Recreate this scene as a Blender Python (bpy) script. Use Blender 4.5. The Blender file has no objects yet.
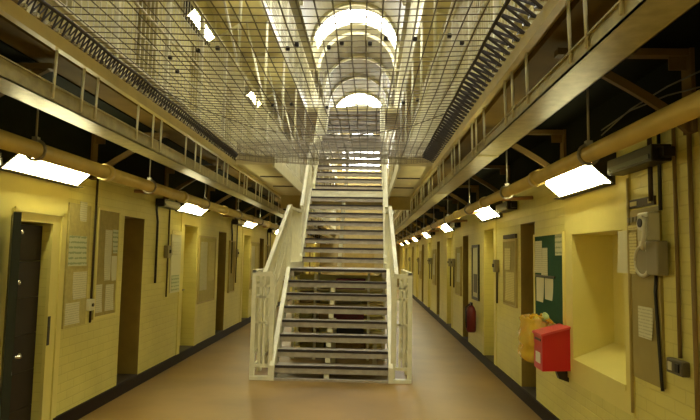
import bpy, bmesh, math, random
from mathutils import Vector, Matrix
random.seed(7)
S = bpy.context.scene
COL = S.collection
PI = math.pi
XL, XR = -2.93, 1.906            # corridor wall faces
XC = (XL + XR) / 2
GL, GR = -1.934, 0.91            # gallery edges
Y0, Y1 = -6.0, 34.0
ORD = ['first', 'second', 'third', 'fourth', 'fifth', 'sixth', 'seventh', 'eighth', 'ninth', 'tenth', 'eleventh',
       'twelfth', 'thirteenth', 'fourteenth', 'fifteenth', 'sixteenth', 'seventeenth', 'eighteenth', 'nineteenth', 'twentieth']

# ------------------------------------------------------------------ materials
MATS = {}
def mat(name, col, rough=0.5, metal=0.0, vary=0.0, vscale=6.0, bump=0.0, bscale=40.0, brick=None, spec=0.5, lines=None, dirt=None):
    if name in MATS: return MATS[name]
    m = bpy.data.materials.new(name); m.use_nodes = True
    nt = m.node_tree; b = nt.nodes['Principled BSDF']; N = nt.nodes.new; L = nt.links.new
    b.inputs['Roughness'].default_value = rough; b.inputs['Metallic'].default_value = metal
    b.inputs['Specular IOR Level'].default_value = spec
    b.inputs['Base Color'].default_value = (*col, 1)
    tc = N('ShaderNodeTexCoord'); out = None
    if vary:
        n = N('ShaderNodeTexNoise'); n.inputs['Scale'].default_value = vscale; n.inputs['Detail'].default_value = 6
        L(tc.outputs['Object'], n.inputs['Vector'])
        r = N('ShaderNodeValToRGB'); r.color_ramp.elements[0].position = .3; r.color_ramp.elements[1].position = .72
        r.color_ramp.elements[0].color = (*[c * (1 - vary) for c in col], 1)
        r.color_ramp.elements[1].color = (*[min(1, c * (1 + vary * .5)) for c in col], 1)
        L(n.outputs['Fac'], r.inputs['Fac']); out = r.outputs['Color']
    h = None
    if brick:
        sx = N('ShaderNodeSeparateXYZ'); L(tc.outputs['Object'], sx.inputs[0])
        cx = N('ShaderNodeCombineXYZ'); L(sx.outputs['Y'], cx.inputs['X']); L(sx.outputs['Z'], cx.inputs['Y'])
        bt = N('ShaderNodeTexBrick'); bt.inputs['Scale'].default_value = 1.0
        bt.inputs['Brick Width'].default_value = brick[0]; bt.inputs['Row Height'].default_value = brick[1]
        bt.inputs['Mortar Size'].default_value = .006; bt.inputs['Mortar Smooth'].default_value = .6
        L(cx.outputs[0], bt.inputs['Vector'])
        bp = N('ShaderNodeBump'); bp.inputs['Strength'].default_value = brick[2]; bp.inputs['Distance'].default_value = .01
        bp.invert = True
        L(bt.outputs['Fac'], bp.inputs['Height']); h = bp
        mx = N('ShaderNodeMixRGB'); mx.blend_type = 'MULTIPLY'; mx.inputs['Color2'].default_value = (.74, .7, .62, 1)
        mf = N('ShaderNodeMath'); mf.operation = 'MULTIPLY'; mf.inputs[1].default_value = brick[3]
        L(bt.outputs['Fac'], mf.inputs[0]); L(mf.outputs[0], mx.inputs['Fac'])
        if out: L(out, mx.inputs['Color1'])
        else: mx.inputs['Color1'].default_value = (*col, 1)
        out = mx.outputs['Color']
    if lines:      # rows of print on a sheet
        sx = N('ShaderNodeSeparateXYZ'); L(tc.outputs['Object'], sx.inputs[0])
        w = N('ShaderNodeTexWave'); w.bands_direction = 'Z'; w.inputs['Scale'].default_value = lines[0]
        w.inputs['Distortion'].default_value = 0
        L(tc.outputs['Object'], w.inputs['Vector'])
        n = N('ShaderNodeTexNoise'); n.inputs['Scale'].default_value = lines[1]; L(tc.outputs['Object'], n.inputs['Vector'])
        mu = N('ShaderNodeMath'); mu.operation = 'MULTIPLY'; L(w.outputs['Fac'], mu.inputs[0]); L(n.outputs['Fac'], mu.inputs[1])
        gt = N('ShaderNodeMath'); gt.operation = 'GREATER_THAN'; gt.inputs[1].default_value = .36; L(mu.outputs[0], gt.inputs[0])
        mx = N('ShaderNodeMixRGB'); mx.inputs['Color2'].default_value = (*lines[2], 1); L(gt.outputs[0], mx.inputs['Fac'])
        mx.inputs['Color1'].default_value = (*col, 1)
        out = mx.outputs['Color']
    if bump:
        n = N('ShaderNodeTexNoise'); n.inputs['Scale'].default_value = bscale; n.inputs['Detail'].default_value = 4
        L(tc.outputs['Object'], n.inputs['Vector'])
        bp = N('ShaderNodeBump'); bp.inputs['Strength'].default_value = bump; bp.inputs['Distance'].default_value = .02
        L(n.outputs['Fac'], bp.inputs['Height'])
        if h: L(h.outputs[0], bp.inputs['Normal'])
        h = bp
    if out: L(out, b.inputs['Base Color'])
    if h: L(h.outputs[0], b.inputs['Normal'])
    MATS[name] = m
    return m
def emit(name, col, st):
    m = bpy.data.materials.new(name); m.use_nodes = True; b = m.node_tree.nodes['Principled BSDF']
    b.inputs['Base Color'].default_value = (.8, .8, .78, 1)
    b.inputs['Emission Color'].default_value = (*col, 1); b.inputs['Emission Strength'].default_value = st
    return m

WALL = mat('cream_painted_brick', (.71, .635, .19), .42, vary=.14, vscale=1.6, brick=(.24, .085, .35, .35), bump=.05, bscale=30)
WALLU = mat('pale_painted_upper_brick', (.62, .56, .27), .6, vary=.14, vscale=1.5, brick=(.24, .085, .3, .35))
PLAS = mat('cream_plaster', (.74, .65, .21), .45, vary=.06, vscale=3)
FLOOR = mat('worn_red_brown_floor', (.255, .148, .03), .42, vary=.3, vscale=1.1, bump=.04, bscale=8)
BLACK = mat('black_gloss_paint', (.012, .009, .007), .35)
DARKB = mat('dark_brown_paint', (.05, .03, .01), .6, vary=.2)
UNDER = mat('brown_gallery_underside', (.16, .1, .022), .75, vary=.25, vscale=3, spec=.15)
DKG = mat('dark_green_with_shade', (.006, .007, .003), .8, spec=.08)  # dark green deepened to near-black, under-gallery shade put into the colour
CREAM = mat('cream_steel_paint', (.74, .7, .47), .4, vary=.12, vscale=9)
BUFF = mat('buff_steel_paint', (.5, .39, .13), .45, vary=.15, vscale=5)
PIPEM = mat('buff_pipe_paint', (.62, .47, .14), .35, vary=.15, vscale=5)
GALV = mat('galvanised_tray', (.4, .34, .15), .4, metal=.2, vary=.25, vscale=14, bump=.05, bscale=30)
WIRE = mat('dull_net_wire', (.14, .115, .06), .5, metal=.2)
HEM = mat('pale_net_cord', (.36, .31, .19), .6)
ROPE = mat('dark_lacing_rope', (.05, .04, .03), .8)
BROWN = mat('brown_door_paint', (.3, .21, .045), .5, vary=.15)
GREEND = mat('very_dark_green_paint', (.012, .02, .014), .35)
TREAD = mat('worn_stair_tread', (.36, .31, .23), .45, vary=.2, vscale=12)
NOSE = mat('black_stair_nosing', (.02, .012, .01), .5)
CONC = mat('landing_concrete', (.72, .64, .34), .6, vary=.12, vscale=3)
VAULT = mat('pale_boarded_vault', (.25, .22, .115), .6, vary=.1, vscale=2, brick=(2.2, .16, .3, .5))
BOARD = mat('brown_pin_board', (.5, .43, .15), .7, vary=.15, vscale=20)
BOARDD = mat('dark_pin_board', (.36, .29, .09), .7, vary=.15, vscale=20)
GREEN = mat('green_baize', (.01, .075, .035), .9, vary=.15, vscale=40)
PAPER = mat('white_printed_sheet', (.66, .63, .42), .7, lines=(14, 60, (.5, .47, .3)))
PAPERP = mat('plain_white_sheet', (.68, .65, .45), .7)
PAPERG = mat('green_printed_sheet', (.56, .57, .36), .7, lines=(6, 30, (.3, .36, .2)))
PAPERY = mat('yellowed_sheet', (.64, .56, .22), .7, lines=(14, 60, (.46, .38, .14)))
RED = mat('red_box_paint', (.52, .008, .012), .35)
REDD = mat('dark_red_paint', (.13, .01, .014), .35)
MAROON = mat('maroon_cloth', (.11, .014, .018), .8)
GREY = mat('grey_plastic', (.6, .56, .38), .4)
GREYD = mat('dark_grey_plastic', (.26, .22, .12), .45)
WHITE = mat('white_plastic', (.75, .73, .6), .35)
STEEL = mat('bright_steel', (.75, .73, .65), .25, metal=.9)
LAMPH = mat('lamp_housing', (.05, .045, .03), .5)
def bagmat():
    m = bpy.data.materials.new('yellow_polythene'); m.use_nodes = True; b = m.node_tree.nodes['Principled BSDF']
    b.inputs['Base Color'].default_value = (.85, .55, .04, 1); b.inputs['Roughness'].default_value = .25
    b.inputs['Alpha'].default_value = .5
    b.inputs['Subsurface Weight'].default_value = .2
    return m
BAG = bagmat()
TUBE = emit('lamp_diffuser', (1.0, .93, .5), 16.0)
SKY = emit('skylight_glass', (.97, .97, .93), 13.0)
ENDW = emit('daylit_window_glass', (.97, .97, .95), 5.0)

# ------------------------------------------------------------------ mesh builder
class MB:
    def __init__(s): s.v = []; s.f = []; s.sm = []
    def add(s, vs, fs, smooth=False):
        o = len(s.v); s.v += [tuple(v) for v in vs]
        for f in fs: s.f.append(tuple(o + i for i in f)); s.sm.append(smooth)
        return s
    def box(s, x0, y0, z0, x1, y1, z1):
        x0, x1 = min(x0, x1), max(x0, x1); y0, y1 = min(y0, y1), max(y0, y1); z0, z1 = min(z0, z1), max(z0, z1)
        return s.add([(x0, y0, z0), (x1, y0, z0), (x1, y1, z0), (x0, y1, z0), (x0, y0, z1), (x1, y0, z1), (x1, y1, z1), (x0, y1, z1)],
                     [(0, 3, 2, 1), (4, 5, 6, 7), (0, 1, 5, 4), (1, 2, 6, 5), (2, 3, 7, 6), (3, 0, 4, 7)])
    def bevbox(s, x0, y0, z0, x1, y1, z1, b=.01, seg=2):
        bm = bmesh.new(); bmesh.ops.create_cube(bm, size=1)
        for v in bm.verts:
            v.co = Vector(((x0 + x1) / 2 + v.co.x * abs(x1 - x0), (y0 + y1) / 2 + v.co.y * abs(y1 - y0), (z0 + z1) / 2 + v.co.z * abs(z1 - z0)))
        bmesh.ops.bevel(bm, geom=bm.edges[:], offset=b, segments=seg, affect='EDGES', profile=.5)
        s.add([v.co for v in bm.verts], [[v.index for v in f.verts] for f in bm.faces], False); bm.free(); return s
    def prism(s, poly, axis, a, b):
        n = len(poly)
        def P(p, t):
            return {'y': (p[0], t, p[1]), 'x': (t, p[0], p[1]), 'z': (p[0], p[1], t)}[axis]
        vs = [P(p, a) for p in poly] + [P(p, b) for p in poly]
        return s.add(vs, [tuple(range(n)), tuple(range(2 * n - 1, n - 1, -1))] + [(i, i + n, (i + 1) % n + n, (i + 1) % n) for i in range(n)])
    def bar(s, p, q, w, h, up=(0, 0, 1)):           # rectangular bar from p to q
        p, q = Vector(p), Vector(q); d = (q - p).normalized(); u = Vector(up)
        r = d.cross(u)
        if r.length < 1e-4: r = d.cross(Vector((0, 1, 0)))
        r.normalize(); u = r.cross(d).normalized(); vs = []
        for e in (p, q):
            for a, b in ((-1, -1), (1, -1), (1, 1), (-1, 1)): vs.append(e + r * a * w / 2 + u * b * h / 2)
        return s.add(vs, [(0, 1, 2, 3), (7, 6, 5, 4), (0, 4, 5, 1), (1, 5, 6, 2), (2, 6, 7, 3), (3, 7, 4, 0)])
    def tube(s, pts, r, n=8, cap=True):
        pts = [Vector(p) for p in pts]; vs = []; fs = []; prev = None
        for i, p in enumerate(pts):
            t = (pts[min(i + 1, len(pts) - 1)] - pts[max(i - 1, 0)]).normalized()
            if prev is None:
                a = t.cross(Vector((0, 0, 1)))
                if a.length < 1e-3: a = t.cross(Vector((0, 1, 0)))
            else: a = prev - t * prev.dot(t)
            a.normalize(); prev = a; c = t.cross(a); rr = r[i] if isinstance(r, (list, tuple)) else r
            for k in range(n):
                g = 2 * PI * k / n; vs.append(p + (a * math.cos(g) + c * math.sin(g)) * rr)
        for i in range(len(pts) - 1):
            for k in range(n):
                fs.append((i * n + k, i * n + (k + 1) % n, (i + 1) * n + (k + 1) % n, (i + 1) * n + k))
        s.add(vs, fs, n > 5)
        if cap:
            o = len(s.v) - len(vs)
            s.f.append(tuple(o + k for k in range(n - 1, -1, -1))); s.sm.append(False)
            s.f.append(tuple(o + (len(pts) - 1) * n + k for k in range(n))); s.sm.append(False)
        return s
    def quad(s, a, b, c, d): return s.add([a, b, c, d], [(0, 1, 2, 3)])
    def build(s, name, m, parent=None, origin=None, local=False):
        """coordinates are world unless local; parent = root Empty / thing, unrotated if world"""
        me = bpy.data.meshes.new(name)
        off = Vector((0, 0, 0))
        if origin is not None: off = Vector(origin)
        elif parent is not None and not local: off = wloc(parent)
        me.from_pydata([tuple(Vector(v) - off) for v in s.v], [], s.f)
        me.polygons.foreach_set('use_smooth', s.sm)
        bm = bmesh.new(); bm.from_mesh(me); bmesh.ops.recalc_face_normals(bm, faces=bm.faces[:]); bm.to_mesh(me); bm.free()
        me.materials.append(m)
        o = bpy.data.objects.new(name, me); COL.objects.link(o)
        if parent is not None: o.parent = parent
        elif origin is not None: o.location = origin
        return o
def wloc(o):
    p = Vector(o.location)
    while o.parent: o = o.parent; p = p + Vector(o.location)
    return p
def tag(o, label, cat, group=None):
    o['label'] = label; o['category'] = cat
    if group: o['group'] = group
    return o
def thing(name, label, cat, loc, rotz=0, group=None):
    o = bpy.data.objects.new(name, None); COL.objects.link(o); o.location = loc; o.rotation_euler = (0, 0, rotz)
    o.empty_display_size = .1
    return tag(o, label, cat, group)
def solo(name, mb, m, label, cat, group=None):
    xs = list(zip(*mb.v)); c = ((min(xs[0]) + max(xs[0])) / 2, (min(xs[1]) + max(xs[1])) / 2, min(xs[2]))
    return tag(mb.build(name, m, origin=c), label, cat, group)
def struct(name, mb, m, parent=None):
    o = mb.build(name, m, parent)
    if parent is None: o['kind'] = 'structure'
    return o
def dup(r, loc, rotz=0, label=None, group=None):
    def cp(o, par):
        c = o.copy(); COL.objects.link(c)
        if par is not None: c.parent = par
        for ch in o.children: cp(ch, c)
        return c
    c = cp(r, None); c.location = loc; c.rotation_euler = (0, 0, rotz)
    if label: c['label'] = label
    if group: c['group'] = group
    return c
SIDES = (('left', XL, 1, 0.0), ('right', XR, -1, PI))     # name, wall face, inward direction, rotation of wall-mounted things

# ------------------------------------------------------------------ shell
P = 2.13
LIT_L = [4.86 + 4.3 * i for i in range(7)]
DRK_L = [6.93, 11.2, 15.4, 19.7, 24.0, 28.3]
LIT_R = [4.75] + [8.9 + 4.28 * i for i in range(6)]
DRK_R = [6.78, 11.05, 15.3, 19.6, 23.9, 28.2]
def opens(side):
    o = []
    lit, drk = (LIT_L, DRK_L) if side == 'left' else (LIT_R, DRK_R)
    for i, y in enumerate(lit):
        if side == 'right' and i == 0: o.append((4.23, 5.28, .785, 1.932, .36))
        elif side == 'left' and i == 0: o.append((4.58, 5.06, .0, 1.945, .42))
        else: o.append((y - .36, y + .36, .13, 2.15, .26))
    for y in drk: o.append((y - .3, y + .3, .13, 2.13, .4))
    for y in [0.6, 2.7]: o.append((y - .3, y + .3, .13, 2.13, .4))
    for lev in (3.145, 6.29):
        k = 0; y = 0.6
        while y < 33:
            o.append((y - .34, y + .34, lev + .05, lev + 2.0, .3)); y += P
    return o
def wall(name, X, inn, ops):
    m = MB(); ys = sorted({Y0, Y1, *[a for o in ops for a in o[:2]]}); zs = sorted({0, 2.98, 8.4, *[a for o in ops for a in o[2:4]]})
    for y0, y1 in zip(ys, ys[1:]):
        if y1 - y0 < 1e-6: continue
        for z0, z1 in zip(zs, zs[1:]):
            yc, zc = (y0 + y1) / 2, (z0 + z1) / 2
            if any(o[0] < yc < o[1] and o[2] < zc < o[3] for o in ops): continue
            m.quad((X, y0, z0), (X, y1, z0), (X, y1, z1), (X, y0, z1))
    for a, b, c, d, dep in ops:
        x = X - inn * dep
        m.quad((X, a, c), (x, a, c), (x, a, d), (X, a, d)); m.quad((X, b, c), (x, b, c), (x, b, d), (X, b, d))
        m.quad((X, a, d), (x, a, d), (x, b, d), (X, b, d)); m.quad((X, a, c), (x, a, c), (x, b, c), (X, b, c))
        m.quad((x, a, c), (x, b, c), (x, b, d), (x, a, d))
    m.box(X - inn * .5, Y0, 0, X - inn * .7, Y1, 8.4)
    o = m.build(name, WALL); o['kind'] = 'structure'
    o.data.materials.append(WALLU); o.data.materials.append(BROWN); o.data.materials.append(PLAS)
    for p in o.data.polygons:
        if p.center.z > 3.0: p.material_index = 1
        elif .005 < (X - p.center.x) * inn < .45:
            for k in ops:
                if k[2] < 3 and k[0] - .01 < p.center.y < k[1] + .01:
                    p.material_index = 2 if k[4] == .4 else (3 if k[4] == .36 else 0)
    return o
for sd, X, inn, rz in SIDES: wall('wall_' + sd, X, inn, opens(sd))
struct('floor', MB().box(XL - .7, Y0, -.2, XR + .7, Y1, 0), FLOOR)
struct('wall_front', MB().box(XL - .7, Y0 - .3, 0, XR + .7, Y0, 10), WALLU)
# black skirting, with the raised dark threshold running through the doorways
for sd, X, inn, rz in SIDES:
    m = MB()
    a = [(Y0, 4.48), (5.22, Y1)] if sd == 'left' else [(Y0, Y1)]
    for y0, y1 in a: m.box(X, y0, 0, X + inn * .025, y1, .135)
    struct('baseboard_' + sd, m, mat('black_skirting_paint', (.014, .008, .006), .5, spec=.15))
    t = MB()
    for (y0, y1, z0, z1, dep) in opens(sd):
        if z0 == .13: t.box(X, y0, 0.128, X - inn * dep, y1, .14)
    struct('trim_%d' % (1 if sd == 'left' else 2), t, mat('worn_dark_threshold', (.06, .05, .035), .5, vary=.3))
    # dark green wall band, with the shade under the gallery put into its colour
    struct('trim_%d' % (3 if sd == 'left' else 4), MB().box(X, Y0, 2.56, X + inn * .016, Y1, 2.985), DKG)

# doors (structure), numbered from the camera outward
dn = [1]
def door_leaf(X, inn, y0, y1, z0, z1, dep, m, handle=True):
    d = MB(); xb = X - inn * dep; xf = xb + inn * .045
    d.box(xb, y0 + .005, z0 + .012, xf, y1 - .005, z1 - .005)
    h = (z1 - z0)
    for a, b in ((.08, .42), (.52, .93)):
        d.box(xf, y0 + .09, z0 + a * h, xf + inn * .012, y1 - .09, z0 + b * h)
    o = d.build('door_%d' % dn[0], m); o['kind'] = 'structure'; dn[0] += 1
    if handle:
        k = MB().tube([(xf, y1 - .1, z0 + .95), (xf + inn * .06, y1 - .1, z0 + .95), (xf + inn * .06, y1 - .22, z0 + .95)], .012)
        k.build('handle', GREYD, o)
    return o
LEAFD = {}
for sd, X, inn, rz in SIDES:
    lit, drk = (LIT_L, DRK_L) if sd == 'left' else (LIT_R, DRK_R)
    for y in drk: door_leaf(X, inn, y - .3, y + .3, .13, 2.13, .4, BROWN)
    for i, y in enumerate(lit):
        if i: door_leaf(X, inn, y - .36, y + .36, .13, 2.15, .26, PLAS)
    for lev in (3.145, 6.29):
        y = .6
        while y < 33:
            if y > 3: door_leaf(X, inn, y - .34, y + .34, lev + .05, lev + 2.0, .3, mat('buff_upper_door', (.4, .33, .14), .5), False)
            y += P
# open cell doorway at far left: inner boarded door, frame, and the leaf swung out towards the camera
m = MB()
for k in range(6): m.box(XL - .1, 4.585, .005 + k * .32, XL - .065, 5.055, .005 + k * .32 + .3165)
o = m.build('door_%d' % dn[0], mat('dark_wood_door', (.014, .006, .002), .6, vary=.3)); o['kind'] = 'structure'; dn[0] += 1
m = MB(); m.box(XL, 4.48, 0, XL + .03, 4.58, 2.04); m.box(XL, 5.06, 0, XL + .03, 5.22, 2.04); m.box(XL, 4.58, 1.945, XL + .03, 5.06, 2.04)
m.box(XL + .03, 5.19, 0, XL + .045, 5.22, 2.055); m.box(XL + .03, 4.48, 2.02, XL + .045, 5.22, 2.055)
fr = m.build('trim_5', PLAS); fr['kind'] = 'structure'
MB().box(XL + .03, 5.065, .84, XL + .036, 5.1, 1.1).build('strike_plate', BLACK, fr)
leaf = bpy.data.objects.new('door_%d' % dn[0], None)
hx, hy = XL + .055, 4.455
L = MB().box(0, -.025, .01, .64, .025, 1.97)
for a, b in ((.1, .8), (.95, 1.85)): L.box(.1, .025, a, .54, .034, b)
leaf = L.build('door_%d' % dn[0], GREEND); leaf['kind'] = 'structure'; leaf.location = (hx, hy, 0); leaf.rotation_euler = (0, 0, math.atan2(-4.535 + .33, 2.9 - .33 * .1)); dn[0] += 1
for z, r in ((1.83, .014), (1.46, .016)):
    MB().tube([(.5, .025, z), (.5, .05, z)], r, 10).build('bolt', STEEL, leaf, local=True)
MB().tube([(.56, .02, .93), (.56, .075, .93), (.46, .075, .93)], .012, 8).build('handle', STEEL, leaf, local=True)

# blocked recess on the right wall: sloping sill + dark shelf line
z0 = .785
struct('trim_6', MB().prism([(XR + .001, z0 - .03), (XR - .018, z0 - .03), (XR - .018, z0 + .012), (XR + .36, z0 + .17), (XR + .36, z0 - .02)], 'y', 4.232, 5.278), PLAS)
# smooth plaster panels around lit recesses
def panel(n, X, inn, y0, y1, z0, z1, holes):
    m = MB(); ys = sorted({y0, y1, *[h for q in holes for h in q[:2]]}); zs = sorted({z0, z1, *[h for q in holes for h in q[2:]]})
    for a, b in zip(ys, ys[1:]):
        for c, d in zip(zs, zs[1:]):
            if any(q[0] < (a + b) / 2 < q[1] and q[2] < (c + d) / 2 < q[3] for q in holes): continue
            m.box(X, a, c, X + inn * .012, b, d)
    struct('trim_%d' % n, m, PLAS)
panel(7, XL, 1, 4.3, 5.33, .135, 2.36, [(4.48, 5.22, 0, 2.05)])
panel(8, XR, -1, 4.12, 5.46, .6, 2.36, [(4.23, 5.28, z0, 1.932)])
tn = 9
for sd, X, inn, rz in SIDES:
    for i, y in enumerate(LIT_L if sd == 'left' else LIT_R):
        if i: panel(tn, X, inn, y - .5, y + .5, .135, 2.36, [(y - .36, y + .36, .1, 2.15)]); tn += 1

# vault, soffits, skylights, end wall
VR = (GR - GL) / 2; VZ = 8.4; NS = 28
SKYB = [(-2.2, -.6), (7.8, 9.4), (17.9, 19.1), (27.6, 29.6), (31.6, 33.2)]
def ap(k, r=VR): t = PI - PI * k / NS; return (XC + r * math.cos(t), VZ + r * math.sin(t))
m = MB(); ys = sorted({Y0, Y1, *[a for b in SKYB for a in b]}); K0, K1 = 3, NS - 3
for a, b in zip(ys, ys[1:]):
    sky = any(s[0] <= a and b <= s[1] for s in SKYB)
    for k in range(NS):
        if sky and K0 <= k < K1: continue
        (x0, z0_), (x1, z1_) = ap(k), ap(k + 1); (X0, Z0), (X1, Z1) = ap(k, VR + .18), ap(k + 1, VR + .18)
        m.add([(x0, a, z0_), (x1, a, z1_), (x1, b, z1_), (x0, b, z0_), (X0, a, Z0), (X1, a, Z1), (X1, b, Z1), (X0, b, Z0)],
              [(0, 1, 2, 3), (7, 6, 5, 4), (0, 4, 5, 1), (2, 6, 7, 3), (1, 5, 6, 2), (0, 3, 7, 4)])
m.box(XL - .7, Y0, VZ - .012, GL, Y1, VZ + .15); m.box(GR, Y0, VZ - .012, XR + .7, Y1, VZ + .15)
struct('ceiling', m, VAULT)
for i, (a, b) in enumerate(SKYB):
    g = MB()
    for k in range(K0, K1):
        (x0, z0_), (x1, z1_) = ap(k, VR + .1), ap(k + 1, VR + .1); (X0, Z0), (X1, Z1) = ap(k, VR + .12), ap(k + 1, VR + .12)
        g.add([(x0, a, z0_), (x1, a, z1_), (x1, b, z1_), (x0, b, z0_), (X0, a, Z0), (X1, a, Z1), (X1, b, Z1), (X0, b, Z0)],
              [(0, 1, 2, 3), (7, 6, 5, 4), (0, 4, 5, 1), (2, 6, 7, 3), (1, 5, 6, 2), (0, 3, 7, 4)])
    w = g.build('window_%d' % (i + 1), SKY); w['kind'] = 'structure'
    f = MB()
    for y in (a + .02, (a + b) / 2, b - .02): f.tube([(ap(k, VR + .03)[0], y, ap(k, VR + .03)[1]) for k in range(K0, K1 + 1)], .02, 6)
    f.build('glazing_bar', CREAM, w)
# transverse ribs of the vault
for i, y in enumerate([14.5, 17.4, 19.8, 22.3, 24.8, 27.2, 30.2]):
    f = MB()
    pts = [ap(k, VR - .03) for k in range(NS + 1)]
    for (x0, z0_), (x1, z1_) in zip(pts, pts[1:]): f.bar((x0, y, z0_), (x1, y, z1_), .12, .1, (0, 1, 0))
    struct('trim_%d' % (40 + i), f, CREAM)
# end wall with a tall arched window
wx0, wx1, wz0, wz1 = XC - 1.15, XC + 1.15, 6.9, 8.3
m = MB()
m.box(XL - .7, Y1, 0, XR + .7, Y1 + .4, wz0); m.box(XL - .7, Y1, wz0, wx0, Y1 + .4, 10.2); m.box(wx1, Y1, wz0, XR + .7, Y1 + .4, 10.2)
arc = [(XC + 1.15 * math.cos(PI - PI * k / 16), wz1 + 1.15 * math.sin(PI - PI * k / 16)) for k in range(17)]
for (x0, z0_), (x1, z1_) in zip(arc, arc[1:]):
    m.add([(x0, Y1, z0_), (x1, Y1, z1_), (x1, Y1, 10.2), (x0, Y1, 10.2), (x0, Y1 + .4, z0_), (x1, Y1 + .4, z1_), (x1, Y1 + .4, 10.2), (x0, Y1 + .4, 10.2)],
          [(0, 1, 2, 3), (7, 6, 5, 4), (0, 4, 5, 1)])
struct('wall_back', m, mat('buff_end_wall', (.34, .26, .09), .6, vary=.15))
g = MB().prism([(wx0, wz0)] + arc + [(wx1, wz0)], 'y', Y1 + .2, Y1 + .22)
w = g.build('window_6', ENDW); w['kind'] = 'structure'
f = MB()
for k in range(1, 6):
    x = wx0 + k * (wx1 - wx0) / 6; f.box(x - .03, Y1 + .14, wz0, x + .03, Y1 + .2, wz1 + math.sqrt(max(0, 1.15 ** 2 - (x - XC) ** 2)))
for k in range(2): f.box(wx0, Y1 + .13, wz0 + k * .88 - .03, wx1, Y1 + .2, wz0 + k * .88 + .03)
f.build('window_frame', CREAM, w)
door_leaf(XC - .1, 1, 0, 0.1, 0, .1, 0, BROWN, False).hide_render = False
bpy.data.objects.remove(bpy.data.objects['door_%d' % (dn[0] - 1)]); dn[0] -= 1
d = MB().box(XC - .9, Y1 - .06, .0, XC + .9, Y1, 2.2)
for a in (-.8, .1): d.box(XC + a, Y1 - .075, .2, XC + a + .7, Y1 - .06, 2.0)
o = d.build('door_%d' % dn[0], BROWN); o['kind'] = 'structure'

# ------------------------------------------------------------------ galleries
def gallery(sd, lev, zf, label):
    X, e, inn = (XL, GL, 1) if sd == 'left' else (XR, GR, -1)
    zb = zf - .195
    t = thing('gallery', label, 'gallery', ((X + e) / 2, (Y0 + Y1) / 2, zb))
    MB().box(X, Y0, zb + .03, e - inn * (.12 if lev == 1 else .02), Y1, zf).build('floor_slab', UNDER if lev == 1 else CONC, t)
    if lev == 1: MB().box(X + inn * .015, Y0, zb + .018, X + inn * .66, Y1, zb + .03).build('soffit_shade_strip', DKG, t)  # added strip, the unlit soffit near the wall painted in as near-black
    zc = zb + .085 if lev == 1 else zf
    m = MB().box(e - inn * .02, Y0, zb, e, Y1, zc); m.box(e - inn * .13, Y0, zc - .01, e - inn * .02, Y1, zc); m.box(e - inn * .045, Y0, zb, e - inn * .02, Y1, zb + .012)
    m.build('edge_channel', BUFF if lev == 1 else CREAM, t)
    # handrail, posts, mesh panels
    h = 1.3; xr = e - inn * .03
    r = MB().tube([(xr, Y0, zf + h), (xr, Y1, zf + h)], .026, 8); r.tube([(xr, Y0, zf + .62), (xr, Y1, zf + .62)], .014, 6); r.box(xr - .02, Y0, zf + .08, xr + .02, Y1, zf + .11)
    r.build('handrail', CREAM, t)
    ny = int((Y1 - Y0) / 1.065)
    for k in range(ny):
        y = Y0 + .55 + k * 1.065
        if y < .3: continue
        p = MB().box(xr - .018, y - .018, (zf - .11 if lev == 1 else zf - .02), xr + .018, y + .018, zf + h)
        p.box(xr - .03, y - .03, zf, xr + .03, y + .03, zf + .012)
        p.build('post', CREAM, t)
        w = MB()
        for j in range(1, 12):
            yy = y + j * 1.065 / 12; w.box(xr - .003, yy - .005, zf + .1, xr + .003, yy + .005, zf + h - .02)
        for j in range(1, 4): w.box(xr - .003, y, zf + .1 + j * .3 - .004, xr + .003, y + 1.065, zf + .1 + j * .3 + .004)
        w.build('railing_panel', CREAM, t)
    # cantilever brackets
    for k in range(-1, 14):
        y = (3.62 if sd == 'left' else 3.3) + k * P
        if y < 1: continue
        b = MB(); x1 = X + inn * .8
        b.box(X + inn * .012, y - .05, zb - .5, X + inn * .04, y + .05, zb)
        b.box(X, y - .035, zb - .04, x1, y + .035, zb)
        pts = [(X + inn * (.03 + .72 * s), y, zb - .48 + .46 * (s ** .8)) for s in [q / 6 for q in range(7)]]
        for a, c in zip(pts, pts[1:]): b.bar(a, c, .05, .035, (0, 1, 0))
        b.box(X + inn * .04, y - .006, zb - .12, X + inn * .14, y + .006, zb - .04)
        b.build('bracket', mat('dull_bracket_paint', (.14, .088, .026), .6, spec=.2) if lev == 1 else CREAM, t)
    if lev == 2:
        for k in range(14):
            y = 3.8 + k * P
            MB().tube([(e - inn * .03, y, zf - 3.145 + 1.3), (e - inn * .03, y, zb)], .024, 8).build('hanger_post', CREAM, t)
            MB().bar((e - inn * .03, y, zf - 3.145 + 1.32), (e - inn * .45, y + .1, zb), .03, .03).build('stay_bar', WHITE, t)
    return t
gallery('left', 1, 3.145, 'first-floor gallery with buff edge and railing along the left wall')
gallery('right', 1, 3.145, 'first-floor gallery with buff edge and railing along the right wall')
gallery('left', 2, 6.29, 'upper gallery high along the left wall, above the net')
gallery('right', 2, 6.29, 'upper gallery high along the right wall, above the net')

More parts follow.
